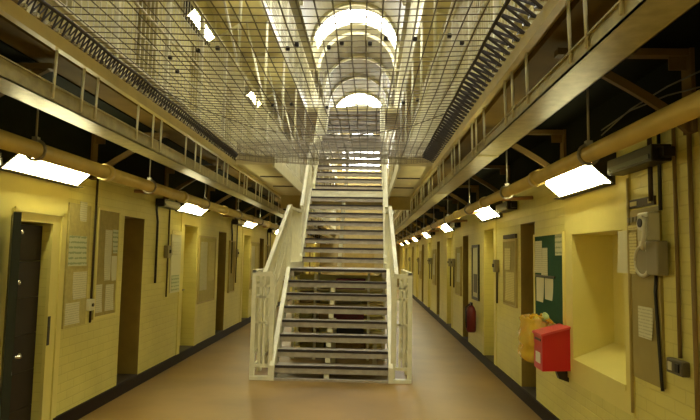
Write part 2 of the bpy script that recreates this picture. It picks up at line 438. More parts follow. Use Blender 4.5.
# cable trays slung under the gallery edges
for sd, X, inn, e in (('left', XL, 1, GL), ('right', XR, -1, GR)):
    x0 = e - inn * .05; x1 = x0 - inn * .2; zb, zt = 2.615, 2.695
    if sd == 'left': zb, zt = 2.625, 2.735
    t = thing('cable_tray', 'long galvanised cable tray hung below the %s gallery' % sd, 'cable tray', ((x0 + x1) / 2, 12, zb))
    m = MB().box(x0, .2, zb, x0 - inn * .008, 33, zt); m.box(x1, .2, zb, x1 + inn * .008, 33, zt); m.box(x0, .2, zb, x1, 33, zb + .008)
    m.box(x0 + inn * .012, .2, zt - .008, x0 - inn * .02, 33, zt)
    for k in range(1, 9): m.box(x0 + inn * .004, 2 + 3 * k, zb - .004, x1, 2.08 + 3 * k, zb + .002)
    m.build('tray', GALV, t)
    k = 0; y = 2.1
    while y < 22:
        MB().tube([(e - inn * .035, y, 2.95), (x0 + inn * .006, y, zb + .02)], .009, 6).build('hanger_rod', CREAM, t)
        y += .34 if k % 3 == 0 else (.2 if k % 3 == 1 else .72); k += 1
    MB().tube([(x0 - inn * .07, .2, zb + .03), (x0 - inn * .07, 33, zb + .03)], .02, 6).build('cable', BLACK, t)

# buff heating pipes with hangers and wall branches
for sd, X, inn, e in (('left', XL, 1, GL), ('right', XR, -1, GR)):
    xp = X + inn * .5; zp = 2.425 if sd == 'left' else 2.375; rp = .062 if sd == 'left' else .053
    t = thing('heating_pipe', 'long buff painted heating pipe slung along the %s wall' % sd, 'pipe', (xp, 12, zp))
    MB().tube([(xp, Y0, zp), (xp, Y1, zp)], rp, 16).build('pipe', PIPEM, t)
    for k in range(14):
        y = (3.95 if sd == 'left' else 3.6) + k * P
        hg = MB(); ring = [(xp + (rp + .012) * math.cos(a), y, zp + (rp + .012) * math.sin(a)) for a in [2 * PI * q / 16 for q in range(17)]]
        hg.tube(ring, .011, 6); hg.tube([(xp, y, zp + rp + .01), (xp, y, 2.98)], .008, 6); hg.box(xp - .02, y - .02, zp + rp, xp + .02, y + .02, zp + rp + .035)
        hg.build('hanger', mat('dull_steel', (.3, .27, .2), .4, metal=.6), t)
        yj = y + 1.1
        MB().tube([(xp, yj - .05, zp), (xp, yj + .05, zp)], rp + .014, 16).build('collar', PIPEM, t)
        yb = y + .75
        if k: MB().tube([(xp, yb, zp + .0), (X + inn * .02, yb, zp + .03)], .022, 8).build('branch', mat('reddish_pipe_paint', (.42, .22, .09), .4), t)

# ------------------------------------------------------------------ lamps and their black control boxes
def make_lamp(label, loc, rz):
    t = thing('wall_lamp', label, 'lamp', loc, rz, 'fluorescent wall lamps over the lit recesses')
    h = MB(); l = .57
    poly = [(.0, -.12), (.0, .11), (.15, .11), (.175, .085), (.175, .01), (.03, -.115)]
    h.prism(poly, 'y', -l, l); h.box(0, -l - .02, -.135, .095, l + .02, -.127)
    for s in (-1, 1): h.prism([(p[0] * 1.04, p[1] * 1.06 - .004) for p in poly], 'y', s * l, s * (l + .02))
    h.build('housing', LAMPH, t, local=True)
    d = MB().prism([(.171, .06), (.181, .06), (.181, .006), (.038, -.122), (.032, -.114), (.171, .012)], 'y', -l + .01, l - .01)
    d.build('diffuser', TUBE, t, local=True)
    return t
lamp0 = make_lamp('x', (0, 0, 0), 0)
LAMPS = {'left': [4.85, 8.95, 13.3, 17.6, 21.9, 26.2, 30.5], 'right': [4.93, 8.6, 13.0, 17.4, 21.7, 26.0, 30.3]}
first = True
for sd, X, inn, rz in SIDES:
    for i, y in enumerate(LAMPS[sd]):
        lb = 'white fluorescent lamp on the %s wall, %s from the camera' % (sd, ORD[i])
        if first: lamp0.location = (X, y, 2.46); lamp0['label'] = lb; first = False
        else: dup(lamp0, (X, y, 2.46 if sd == 'left' else 2.42), rz, lb)
for i, y in enumerate(LAMPS['left'][1:3]):
    dup(lamp0, (XL, y, 5.5), 0, 'white fluorescent lamp on the first floor above the left gallery, %s from the camera' % ORD[i], 'fluorescent lamps on the first-floor walls')
for sd, X, inn, rz in SIDES:
    for y, w in ((.65, 'level with the camera'), (-3.65, 'behind the camera')):
        dup(lamp0, (X, y, 2.42), rz, 'white fluorescent lamp on the %s wall %s' % (sd, w))
box0 = None
for sd, X, inn, rz in SIDES:
    for i, y in enumerate(LAMPS[sd]):
        lb = 'black control box high on the %s wall before the %s lamp' % (sd, ORD[i])
        loc = (X, y - 1.05, 2.33)
        if box0 is None:
            box0 = thing('control_box', lb, 'box', loc, rz, 'black control boxes beside the lamps')
            MB().bevbox(0, -.33, 0, .13, .33, .11, .008).build('body', BLACK, box0, local=True)
            MB().box(.13, -.3, .02, .136, .3, .05).build('cover_strip', mat('dark_green_grey', (.06, .07, .05), .4), box0, local=True)
            MB().box(.02, .33, .02, .09, .4, .08).build('gland', BLACK, box0, local=True)
        else: dup(box0, loc, rz, lb)

# ------------------------------------------------------------------ safety net
nx0, nx1 = GL + .055, GR - .16
NY0, NY1 = 1.2, 7.95
def nz(x, y):
    u = (x - (nx0 + nx1) / 2) / ((nx1 - nx0) / 2)
    s = .05 * (1 - u * u) * (.6 + .4 * math.sin(y * 1.6))
    
    return 3.12 - s
t = thing('safety_net', 'wire safety net stretched between the two first-floor galleries', 'net', ((nx0 + nx1) / 2, 4.5, 3.1))
m = MB(); g = .094
nn = int((nx1 - nx0) / g)
for i in range(nn + 1):
    x = nx0 + i * (nx1 - nx0) / nn
    m.tube([(x + .006 * math.sin(y * 3 + i), y, nz(x, y)) for y in [NY0 + j * (NY1 - NY0) / 36 for j in range(37)]], .0048, 4, False)
nc = int((NY1 - NY0) / g)
for j in range(nc + 1):
    y = NY0 + j * (NY1 - NY0) / nc
    m.tube([(x, y + .012 * math.sin(x * 4 + j * .7), nz(x, y)) for x in [nx0 + i * (nx1 - nx0) / 10 for i in range(11)]], .0036, 4, False)
m.build('mesh', WIRE, t)
m = MB()
for j in range(22):       # doubled hem standing at the far end
    q = j / 21
    m.tube([(x, NY1 + .01 * (j % 3), 3.0 + .34 * q + .05 * ((x - XC) / 1.4) ** 2 * (1 - q) + .006 * math.sin(x * 9 + j)) for x in [GL + .01 + i * (GR - GL - .02) / 20 for i in range(21)]], .0042, 4, False)
for i in range(100):
    x = GL + .015 + i * (GR - GL - .03) / 99
    m.tube([(x, NY1, 3.34), (x + .02 * math.sin(i * 2.3), NY1 + .02, 3.0 + .05 * ((x - XC) / 1.4) ** 2)], .0042, 4, False)
m.build('hem', HEM, t)
m = MB()
for x in (nx0, nx1): m.tube([(x, NY0 + k * .3, 3.12 + .008 * math.sin(k * 1.9)) for k in range(int((NY1 - NY0) / .3) + 1)], .012, 6)
m.build('border_rope', ROPE, t)
for e, x in ((GL, nx0), (GR, nx1)):
    pl = []; y = NY0
    while y < NY1 - .05:
        pl += [(e, y, 3.04), (x, y + (.045 if e == GR else .025), 3.125)]; y += .115 if e == GR else .055
    MB().tube(pl, .011 if e == GR else .007, 5).build('lacing', ROPE, t)
    y = 2.7; s = 1 if e == GL else -1
    while y < NY1 - .05:
        MB().box(e - s * .015, y, 3.034, e + s * (.02 if s > 0 else .035), y + .025, 3.06).build('hook', STEEL, t); y += .115
pts = [(nx0, 4.6), (-1.62, 5.35), (-1.3, 6.1), (-.95, 6.4), (-.35, 6.49), (.1, 6.3), (.45, 5.96), (nx1, 5.45)]
MB().tube([(x, y, nz(x, y) - .004) for x, y in pts], .005, 6).build('seam_cord', WIRE, t)
for (x, y) in [(-.566, 3.69), (-.496, 3.62), (-.285, 3.67), (-.194, 3.6), (-.008, 3.615), (.095, 3.53), (.284, 3.544), (-1.2, 3.75), (-1.05, 3.7), (.5, 3.5), (.6, 3.62),
               (-.9, 5.05), (-.72, 5.0), (-.4, 5.1), (.3, 5.0), (.42, 4.92), (-1.5, 4.2), (-1.45, 3.9)]:
    MB().bevbox(x - .014, y - .014, nz(x, y) - .014, x + .014, y + .014, nz(x, y) + .014, .005, 1).build('clip', BLACK, t)

# ------------------------------------------------------------------ staircase
RISE, GO = .185, .182
SX0, SX1 = -1.25, .30
def rails(t, y0, z0, y1, z1, xs, h=1.0, base=.12):
    """sloping handrail with dense balusters between (y0,z0) and (y1,z1) at nosing level"""
    for x in xs:
        MB().bar((x, y0, z0 + h), (x, y1, z1 + h), .06, .045).build('handrail', CREAM, t)
        MB().bar((x, y0, z0 + .52), (x, y1, z1 + .52), .02, .03).build('mid_rail', CREAM, t)
        m = MB(); n = max(2, int((y1 - y0) / .085))
        for i in range(n + 1):
            s = i / n; y = y0 + (y1 - y0) * s; z = z0 + (z1 - z0) * s
            m.box(x - .006, y - .009, z + base - .1, x + .006, y + .009, z + h)
        m.build('balusters', CREAM, t)
def flight(t, yb, zb, n, x0, x1, first=True):
    """n rises from level zb, first nosing at yb"""
    for k in range(n - 1):
        y = yb + GO * k; z = zb + RISE * (k + 1)
        tr = MB().box(x0, y, z - .035, x1, y + .225, z).box(x0, y - .004, z - .1, x1, y + .012, z - .03).box(x0, y, z - .1, x1, y + .05, z - .09).build('tread', TREAD, t)
        MB().box(x0, y - .012, z - .03, x1, y + .025, z + .002).build('nosing', NOSE, tr)
        c = (x0 + x1) / 2 - .07
        MB().box(c - .035, y + .02, z - .17, c + .035, y + .06, z - .04).build('support_lug', CREAM, tr)
    s = MB(); ye = yb + GO * (n - 1); ze = zb + RISE * n
    dy = .02
    for x in (x0 - .03, x1 + .03):
        s = MB(); poly = [(yb - .1, zb), (yb - .1, zb + .2), (ye - .02, ze + .02), (ye + .1, ze + .02), (ye + .1, ze - .22), (yb + .16, zb)]
        s.prism(poly, 'x', x - .03, x + .03); s.build('stringer', CREAM, t)
    c = (x0 + x1) / 2 - .07
    MB().prism([(yb + .06, zb), (ye + .12, ze - .2), (ye + .12, ze - .32), (yb + .2, zb)], 'x', c - .03, c + .03).build('centre_stringer', BUFF, t)
t = thing('staircase', 'open-tread cream steel staircase in the middle of the corridor', 'staircase', (XC, 7.7, 0))
flight(t, 7.79, 0, 8, SX0, SX1)
# half landing
zl = 8 * RISE
m = MB().box(SX0, 9.06, zl - .05, SX1, 10.6, zl); m.box(SX0, 9.06, zl - .13, SX0 + .06, 10.6, zl - .05); m.box(SX1 - .06, 9.06, zl - .13, SX1, 10.6, zl - .05)
la = m.build('half_landing', TREAD, t)
MB().box(SX0, 9.045, zl - .036, SX1, 9.09, zl + .002).build('nosing', NOSE, la)
for x in (SX0 + .05, SX1 - .05): MB().box(x - .04, 10.4, 0, x + .04, 10.48, zl - .05).build('post', CREAM, t)
flight(t, 10.72, zl, 9, SX0, SX1)
for x in (SX0 - .03, SX1 + .03):
    MB().bar((x, 9.15, zl - .02), (x, 10.72, zl - .02), .06, .24).build('stringer', CREAM, t)
# flight one rails: start wide at the newels, and close in to the stringers
for s, xb, xt in ((-1, -1.43, SX0 - .05), (1, .40, SX1 + .05)):
    a, b = Vector((xb, 7.8, 1.42)), Vector((xt, 9.15, 2.5))
    MB().bar(a, b, .055, .05).build('handrail', CREAM, t)
    m = MB()
    for i in range(20):
        q = i / 19; p = a.lerp(b, q); zz = max(.05, (p.y - 7.79) / GO * RISE + .2)
        m.box(p.x - .006, p.y - .012, zz, p.x + .006, p.y + .012, p.z)
    for hh in (.35, .65): m.bar((xb, 7.8, 1.42 * (1 - hh) + .2 * hh), (xt, 9.15, 2.5 * (1 - hh) + 1.7 * hh), .012, .03)
    m.build('balusters', CREAM, t)
for x in (SX0 - .05, SX1 + .05):
    m = MB().bar((x, 9.15, zl + 1.0), (x, 10.7, zl + 1.05), .05, .045)
    for i in range(18): y = 9.2 + i * .088; m.box(x - .006, y - .008, zl, x + .006, y + .008, zl + 1.0)
    m.build('landing_rail', CREAM, t)
rails(t, 10.7, zl + .15, 12.2, 17 * RISE, (SX0 - .04, SX1 + .04))
for x in (SX0 - .04, SX1 + .04):
    for y, z in ((9.15, zl), (10.7, zl), (12.2, 3.145)):
        MB().box(x - .03, y - .03, z - .1, x + .03, y + .03, z + 1.05).build('newel', CREAM, t)
# side guards beside the lowest flight
for s, x, xi in ((-1, -1.565, SX0 - .06), (1, .585, SX1 + .06)):
    m = MB()
    for y in (7.78, 8.3, 8.85): m.box(x - .03, y - .03, 0, x + .03, y + .03, 1.48)
    m.bar((x, 7.75, 1.465), (x, 9.6, 1.465), .05, .04)
    for z in (.16, .34, 1.12, 1.3): m.bar((x, 7.78, z), (x, 9.6, z), .03, .03)
    m.box(x - .02, 9.57, 0, x + .02, 9.61, 1.48)
    fr = m.build('guard_rail', CREAM, t)
    m = MB()
    for i in range(40):
        y = 7.83 + i * .044; m.box(x - .005, y - .008, .34, x + .005, y + .008, 1.46)
    m.build('guard_bars', CREAM, fr)
    m = MB(); m.box(min(x, xi) - .02, 7.7, 0, max(x, xi) + .02, 7.8, .045)
    m.box(min(x, xi), 7.755, .16, max(x, xi), 7.785, .2); m.box(min(x, xi), 7.755, 1.4, max(x, xi), 7.785, 1.46)
    m.box(xi - .03, 7.745, 0, xi + .03, 7.8, 1.42)
    for q in (.35, .6): xx = x + (xi - x) * q; m.box(xx - .014, 7.76, .2, xx + .014, 7.78, 1.4)
    for z in (.75, 1.1, 1.25): m.box(min(x, xi), 7.76, z, max(x, xi), 7.78, z + .03)
    m.build('end_frame', CREAM, t)
MB().box(SX0 - .06, 7.7, 0, SX1 + .06, 7.76, .03).build('foot_plate', TREAD, t)
for x, y, z in ((.12, 8.4, .55), (-.5, 8.6, .75)):
    MB().box(x - .03, y - .03, 0, x + .03, y + .03, z).build('prop', CREAM, t)

# first-floor landing round the stairhead
t = thing('landing', 'first-floor landing slab around the head of the stairs', 'landing', (XC, 10, 2.95))
m = MB().box(GL, 8.0, 3.0, SX0 - .13, 12.18, 3.145); m.box(SX1 + .13, 8.0, 3.0, GR, 12.18, 3.145); m.box(GL, 12.18, 3.0, GR, 13.15, 3.145)
m.build('slab', CONC, t)
m = MB().box(SX0 - .15, 8.0, 2.96, SX0 - .12, 12.18, 3.15); m.box(SX1 + .12, 8.0, 2.96, SX1 + .15, 12.18, 3.15); m.box(SX0 - .08, 12.155, 2.98, SX1 + .08, 12.19, 3.112)
m.build('edge_trim', CREAM, t)
MB().box(SX0 - .02, 12.15, 3.112, SX1 + .02, 12.2, 3.149).build('nosing', NOSE, t)
for x0, x1 in ((GL, SX0 - .1), (SX1 + .1, GR)):
    MB().box(x0, 12.2, 2.72, x1, 12.4, 3.0).build('beam', BUFF, t)
MB().box(SX0 - .1, 12.3, 2.82, SX1 + .1, 12.42, 3.0).build('beam', BUFF, t)
for x in (-1.62, .64):
    for y in (9.2, 10.5):
        MB().box(x - .2, y, 2.985, x + .2, y + .06, 3.0).build('slot', DARKB, t)

# upper flights to the second landing
t = thing('upper_staircase', 'upper steel staircase rising through the atrium to the top landing', 'staircase', (XC, 12.9, 3.145))
flight(t, 12.95, 3.145, 9, SX0, SX1)
zm = 3.145 + 9 * RISE; ym = 12.95 + 8 * GO
MB().box(SX0, ym, zm - .06, SX1, ym + 1.35, zm).build('half_landing', TREAD, t)
flight(t, ym + 1.35, zm, 8, SX0, SX1)
yt = ym + 1.35 + 7 * GO
rails(t, 12.95, 3.3, ym, zm, (SX0 - .04, SX1 + .04))
rails(t, ym, zm, ym + 1.35, zm, (SX0 - .04, SX1 + .04))
rails(t, ym + 1.35, zm + .15, yt, 6.29, (SX0 - .04, SX1 + .04))
t = thing('top_landing', 'upper landing slab bridging the atrium at the head of the upper stairs', 'landing', (XC, yt + 1, 6.1))
MB().box(GL, yt, 6.12, GR, yt + 2.4, 6.29).build('slab', CONC, t)
for x0, x1 in ((GL, SX0 - .06), (SX1 + .06, GR)):
    m = MB().bar((x0, yt + .05, 7.5), (x1, yt + .05, 7.5), .05, .05); m.bar((x0, yt + .05, 6.9), (x1, yt + .05, 6.9), .04, .04)
    for q in range(5): x = x0 + (x1 - x0) * q / 4; m.box(x - .015, yt + .035, 6.29, x + .015, yt + .065, 7.5)
    m.build('guard_rail', CREAM, t)

# ------------------------------------------------------------------ things on the left wall
def sheet(sd, y0, y1, z0, z1, out, m, label, group=None, name='paper_notice'):
    X, inn = (XL, 1) if sd == 'left' else (XR, -1)
    mb = MB(); w = .004; k = 5; n = 4                      # slightly curling sheet
    vs = []; fs = []
    for side in (0, 1):
        for i in range(n + 1):
            for j in range(k + 1):
                y = y0 + (y1 - y0) * i / n; z = z0 + (z1 - z0) * j / k
                curl = .012 * ((1 - j / k) ** 3) * (i / n if (y0 * 7) % 2 > 1 else 1 - i / n)
                vs.append((X + inn * (out + curl + (w if side else 0)), y, z))
    q = (n + 1) * (k + 1)
    for i in range(n):
        for j in range(k):
            a = i * (k + 1) + j; fs += [(a, a + 1, a + k + 2, a + k + 1), (q + a, q + a + k + 1, q + a + k + 2, q + a + 1)]
    for i in range(n):
        a = i * (k + 1); fs += [(a, a + k + 1, q + a + k + 1, q + a), (a + k, q + a + k, q + a + 2 * k + 1, a + 2 * k + 1)]
    for j in range(k):
        a = n * (k + 1) + j; fs += [(j, q + j, q + j + 1, j + 1), (a, a + 1, q + a + 1, q + a)]
    mb.add(vs, fs)
    return solo(name, mb, m, label, 'notice', group)
def board(sd, y0, y1, z0, z1, m, fm, label, name='notice_board', fw=.025, out=0.0):
    X, inn = (XL, 1) if sd == 'left' else (XR, -1)
    t = thing(name, label, 'notice board', (X, (y0 + y1) / 2, z0))
    MB().box(X + inn * out, y0, z0, X + inn * (out + .018), y1, z1).build('panel', m, t)
    if fm:
        f = MB(); a, b = X + inn * out, X + inn * (out + .03)
        f.box(a, y0 - fw, z0 - fw, b, y0, z1 + fw); f.box(a, y1, z0 - fw, b, y1 + fw, z1 + fw); f.box(a, y0, z1, b, y1, z1 + fw); f.box(a, y0, z0 - fw, b, y1, z0)
        f.build('frame', fm, t)
    return t
board('left', 5.35, 5.77, .95, 2.17, BOARD, None, 'brown unframed pin board beside the open doorway on the left', out=.003)
sheet('left', 5.54, 5.68, 2.0, 2.2, .019, PAPER, 'small card with dark marks at the top of the unframed left board')
sheet('left', 5.37, 5.71, 1.55, 1.85, .019, PAPERG, 'pale sheet under the small card on the unframed left board')
sheet('left', 5.48, 5.75, 1.22, 1.49, .019, PAPER, 'middle white sheet on the unframed left board')
sheet('left', 5.37, 5.63, .98, 1.19, .019, PAPER, 'lowest white sheet on the unframed left board')
t = thing('lock_box', 'small grey lock box at the lower edge between the two left boards', 'box', (XL + .02, 5.82, 1.08))
MB().bevbox(XL, 5.78, 1.08, XL + .06, 5.88, 1.2, .006).build('body', GREY, t); MB().tube([(XL + .06, 5.83, 1.14), (XL + .07, 5.83, 1.14)], .018, 10).build('keyhole', BLACK, t)
t = board('left', 5.95, 6.44, 1.0, 2.15, BOARDD, PLAS, 'framed dark pin board just before the first brown doorway on the left')
sheet('left', 6.12, 6.28, 1.38, 1.94, .019, PAPER, 'tall white sheet on the framed dark left board')
sheet('left', 6.3, 6.43, 1.68, 1.95, .019, PAPERG, 'green printed leaflet on the framed dark left board')
sheet('left', 6.3, 6.43, 1.37, 1.65, .019, PAPERP, 'white sheet below the green leaflet on the left board')
sheet('left', 5.97, 6.1, 1.04, 1.34, .019, PAPER, 'lower nearer sheet on the framed dark left board')
sheet('left', 6.19, 6.38, 1.04, 1.33, .019, PAPER, 'lower farther sheet on the framed dark left board')
t = thing('conduit', 'thin dark vertical conduit between the two left boards', 'conduit', (XL, 5.9, 0.9))
MB().tube([(XL + .012, 5.89, .95), (XL + .012, 5.89, 2.5)], .012, 8).build('tube', DARKB, t)
board('left', 8.24, 8.66, 1.1, 1.97, PAPERP, None, 'narrow pale board of notices before the second left lamp')
sheet('left', 8.22, 8.64, 1.97, 2.03, .02, PAPERY, 'yellow header strip above the narrow pale left board', name='header_strip')
sheet('left', 8.27, 8.62, 1.66, 1.87, .02, PAPER, 'upper sheet on the narrow pale left board')
sheet('left', 8.28, 8.6, 1.12, 1.36, .02, PAPERG, 'lower sheet on the narrow pale left board')
# black cables + switch boxes, left wall, repeating down the corridor
def cable(sd, y, z0, z1, r, m, label, kink=0.0, name='cable'):
    X, inn = (XL, 1) if sd == 'left' else (XR, -1); x = X + inn * (r + .004)
    pts = [(x, y, z1), (x, y, z1 - .12), (x, y + kink, z1 - .28), (x, y + kink, z0)] if kink else [(x, y, z1), (x, y, z0)]
    t = solo(name, MB().tube(pts, r, 8), m, label, 'cable'); return t
sw0 = None
def switch(sd, y, z0, label, w=.11, h=.18):
    global sw0
    X, inn, rz = (XL, 1, 0) if sd == 'left' else (XR, -1, PI)
    if sw0 is None:
        sw0 = thing('switch_box', label, 'switch', (X, y, z0), rz, 'brown switch boxes on the corridor walls')
        MB().bevbox(0, -.055, 0, .07, .055, .18, .006).build('body', GREYD, sw0, local=True)
        MB().box(.07, -.015, .07, .09, .015, .12).build('toggle', BLACK, sw0, local=True)
        return sw0
    return dup(sw0, (X, y, z0), rz, label)
for i in range(5):
    d = 4.27 * i; w = ORD[i]
    cable('left', 7.58 + d, 1.28, 2.4, .016, BLACK, 'thick black kinked cable on the left wall, %s from the camera' % w, .06)
    cable('left', 8.1 + d, 1.06, 2.42, .012, DARKB, 'thin straight conduit on the left wall, %s from the camera' % w)
    switch('left', 8.02 + d, 1.62, 'brown switch box on the left wall, %s from the camera' % w)
for i in range(4):
    d = 4.27 * i; w = ORD[i]
    board('left', 9.62 + d, 10.62 + d, .85, 1.98, BOARD, BUFF, 'wide brown notice board on the left wall, %s beyond the second lamp' % w)
    sheet('left', 9.7 + d, 10.08 + d, 1.05, 1.9, .019, PAPER, 'tall pale sheet on the %s wide left notice board' % w)
    sheet('left', 10.2 + d, 10.55 + d, 1.2, 1.9, .019, PAPERY, 'yellowed sheet on the %s wide left notice board' % w)
    if i < 3: board('left', 11.75 + d, 12.2 + d, .9, 1.95, BOARDD, BUFF, 'narrow dark notice board on the left wall, %s past a brown door' % w)

# ------------------------------------------------------------------ things on the right wall
board('right', 5.5, 6.42, 1.06, 1.95, GREEN, PLAS, 'green baize notice board above the red box')
sheet('right', 6.16, 6.4, 1.55, 1.9, .019, PAPER, 'tall sheet at the far edge of the green board')
sheet('right', 5.96, 6.13, 1.53, 1.82, .023, PAPER, 'second tall sheet on the green board')
sheet('right', 5.5, 5.72, 1.74, 1.95, .019, PAPERG, 'pale sheet in the near top corner of the green board')
sheet('right', 6.1, 6.36, 1.24, 1.5, .019, PAPERP, 'white sheet low at the far side of the green board')
sheet('right', 5.8, 6.06, 1.28, 1.5, .019, PAPERP, 'white sheet low in the middle of the green board')
solo('divider_strip', MB().box(XR - .03, 5.74, 1.505, XR - .018, 6.38, 1.53), BLACK, 'black strip across the green board above the low sheets', 'strip')
# red box
t = thing('red_post_box', 'red metal wall box with sloping lid below the green board', 'box', (XR, 5.5, .66))
m = MB().prism([(XR, .67), (XR - .27, .66), (XR - .27, .985), (XR, 1.06)], 'y', 5.36, 5.62)
m.build('body', RED, t)
MB().prism([(XR, 1.06), (XR - .285, .98), (XR - .285, 1.0), (XR, 1.082)], 'y', 5.345, 5.635).build('lid', mat('red_lid_paint', (.62, .06, .06), .35), t)
MB().box(XR - .27, 5.42, .72, XR - .274, 5.56, .82).build('label_plate', WHITE, t)
MB().box(XR - .27, 5.4, .93, XR - .276, 5.58, .95).build('slot', BLACK, t)
MB().prism([(XR, .67), (XR - .12, .665), (XR - .09, .58), (XR, .55)], 'y', 5.44, 5.5).build('bracket', BLACK, t)
# yellow bag hanging beside it
t = thing('plastic_bag', 'yellow plastic bag hanging beside the red box', 'bag', (1.7, 5.85, .7))
from mathutils import noise
prof = [(0, .02), (.015, .12), (.05, .2), (.14, .24), (.25, .25), (.36, .235), (.48, .25), (.6, .23), (.72, .235), (.84, .21), (.93, .215), (1.0, .19), (.97, .15), (.93, .05)]
vs = []; fs = []; NA = 48
for tt, rr in prof:
    for k in range(NA):
        g = 2 * PI * k / NA; c_, s_ = math.cos(g), math.sin(g)
        c_ = math.copysign(abs(c_) ** .7, c_); s_ = math.copysign(abs(s_) ** .7, s_)
        f_ = 1 + .25 * noise.noise(Vector((c_ * 1.3, s_ * 1.3, tt * 5.0))) + .22 * noise.noise(Vector((c_ * 4 + 7, s_ * 4, tt * 9)))
        vs.append((1.70 + .5 * rr * c_ * f_, 5.87 + rr * s_ * f_, .655 + .46 * tt + .03 * noise.noise(Vector((c_ * 3, s_ * 3, 5))) * (tt > .5)))
for i in range(len(prof) - 1):
    for k in range(NA): fs.append((i * NA + k, i * NA + (k + 1) % NA, (i + 1) * NA + (k + 1) % NA, (i + 1) * NA + k))
fs += [tuple(range(NA - 1, -1, -1)), tuple((len(prof) - 1) * NA + k for k in range(NA))]
mb = MB(); mb.add(vs, fs, True); mb.build('sack', BAG, t)
m = MB()
for sx in (-1, 1):       # two carrier handles looped over the box corner
    m.tube([(1.70 + sx * .06, 5.78, 1.1), (1.70 + sx * .04, 5.72, 1.15), (1.76 + sx * .02, 5.63, 1.12), (1.82, 5.60, 1.075)], [.02, .014, .012, .01], 6)
m.build('handles', BAG, t)
vs = []; fs = []
for i in range(9):
    for k in range(12):
        g = 2 * PI * k / 12; q = PI * i / 8; f_ = 1 + .5 * noise.noise(Vector((math.cos(g) * 2, math.sin(g) * 2, i * .7)))
        vs.append((1.76 + .035 * math.sin(q) * math.cos(g) * f_, 5.66 + .05 * math.sin(q) * math.sin(g) * f_, 1.13 - .045 * math.cos(q) * f_))
for i in range(8):
    for k in range(12): fs.append((i * 12 + k, i * 12 + (k + 1) % 12, (i + 1) * 12 + (k + 1) % 12, (i + 1) * 12 + k))
mb = MB(); mb.add(vs, fs, True); mb.build('green_wrapping', mat('green_polythene', (.36, .46, .16), .4), t)
# board 3 and beyond
board('right', 7.25, 7.86, 1.1, 1.93, BOARDD, BUFF, 'dark framed board with yellowed sheets on the right wall')
sheet('right', 7.5, 7.82, 1.55, 1.84, .019, PAPERY, 'upper yellowed sheet on the dark right board')
sheet('right', 7.32, 7.76, 1.14, 1.52, .019, PAPERY, 'lower yellowed sheet on the dark right board')
solo('header_strip', MB().box(XR, 7.24, 1.965, XR - .03, 7.87, 2.02), DARKB, 'dark header strip over the dark right board', 'strip')
for i, y in enumerate([8.28, 12.4, 12.9, 16.7, 17.2, 21.0, 25.3]):
    switch('right', y, 1.5, 'brown switch box on the right wall, %s from the camera' % ORD[i])
    cable('right', y + .02, 1.05, 1.5, .014, DARKB, 'short dark cable under the %s right switch box' % ORD[i])
# fire point
board('right', 9.7, 10.2, 1.02, 1.88, PAPERP, BLACK, 'black framed white fire notice above the red extinguisher', name='fire_notice', fw=.05)
solo('paper_notice', MB().box(XR - .018, 9.8, 1.1, XR - .024, 10.1, 1.42), BLACK, 'black lower half of the framed fire notice', 'notice')
t = thing('fire_extinguisher', 'dark red fire extinguisher hung low on the right wall', 'fire extinguisher', (XR - .1, 9.9, .42))
ex = XR - .1
MB().tube([(ex, 9.9, .42), (ex, 9.9, .45), (ex, 9.9, .78), (ex, 9.9, .84), (ex, 9.9, .88)], [.07, .085, .085, .06, .03], 16).build('cylinder', REDD, t)
MB().box(ex - .015, 9.84, .88, ex + .015, 9.97, .93).build('valve', BLACK, t)
MB().tube([(ex - .03, 9.88, .9), (ex - .1, 9.85, .85), (ex - .1, 9.84, .6), (ex - .09, 9.85, .5)], .014, 8).build('hose', BLACK, t)
MB().box(ex - .086, 9.86, .55, ex - .09, 9.94, .7).build('label_plate', WHITE, t)
for i in range(3):
    d = 4.28 * i; w = ORD[i]
    board('right', 11.5 + d, 12.1 + d, .95, 1.9, BOARD, BUFF, 'brown notice board on the right wall, %s beyond the extinguisher' % w)
    sheet('right', 11.6 + d, 11.95 + d, 1.2, 1.8, .019, PAPER, 'pale sheet on the %s brown board beyond the extinguisher' % w)
# near right: service panel with telephone
board('right', 3.7, 4.1, .89, 2.06, mat('drab_backing_board', (.34, .27, .08), .6, vary=.1), None, 'tall drab backing board behind the wall telephone')
solo('conduit', MB().tube([(XR - .015, 4.13, .63), (XR - .015, 4.13, 2.3)], .013, 8), BUFF, 'thin conduit between the sill recess and the telephone board', 'conduit')
t = thing('sign_plate', 'dark sign plate above the wall telephone', 'sign', (XR, 3.98, 2.06))
MB().box(XR, 3.76, 2.075, XR - .015, 4.16, 2.135).build('plate', DARKB, t)
for k, (a, b) in enumerate(((3.8, 3.84), (4.0, 4.1))): MB().box(XR - .015, a, 2.09, XR - .018, b, 2.12).build('pale_patch', BOARD, t)
m = MB()
for k in range(4): m.box(XR - .018, 3.94 + k * .05, 1.975, XR - .03, 3.97 + k * .05, 2.01)
solo('key_hooks', m, GREYD, 'row of small dark hooks under the sign plate', 'hooks')
solo('paper_strip', MB().box(XR - .018, 3.88, 1.92, XR - .026, 4.12, 1.955), PAPERY, 'yellow paper strip below the small hooks', 'notice')
sheet('right', 4.0, 4.11, 1.61, 1.9, .02, PAPERY, 'narrow yellowed sheet left of the wall telephone')
sheet('right', 4.155, 4.3, 1.61, 1.92, .016, PAPERP, 'pale sheet on the plaster beside the sill recess')
sheet('right', 3.8, 3.97, 1.79, 1.91, .02, PAPERP, 'small pale sheet above the telephone speaker')
sheet('right', 3.8, 4.0, 1.18, 1.39, .02, PAPER, 'white sheet low on the drab telephone board')
t = thing('wall_telephone', 'grey wall telephone with round dial and speaker grille', 'telephone', (XR, 3.75, 1.6))
MB().bevbox(XR - .018, 3.68, 1.83, XR - .1, 3.83, 2.02, .012).build('upper_body', GREY, t)
MB().tube([(XR - .1, 3.755, 1.95), (XR - .112, 3.755, 1.95)], .05, 20).build('dial_ring', WHITE, t)
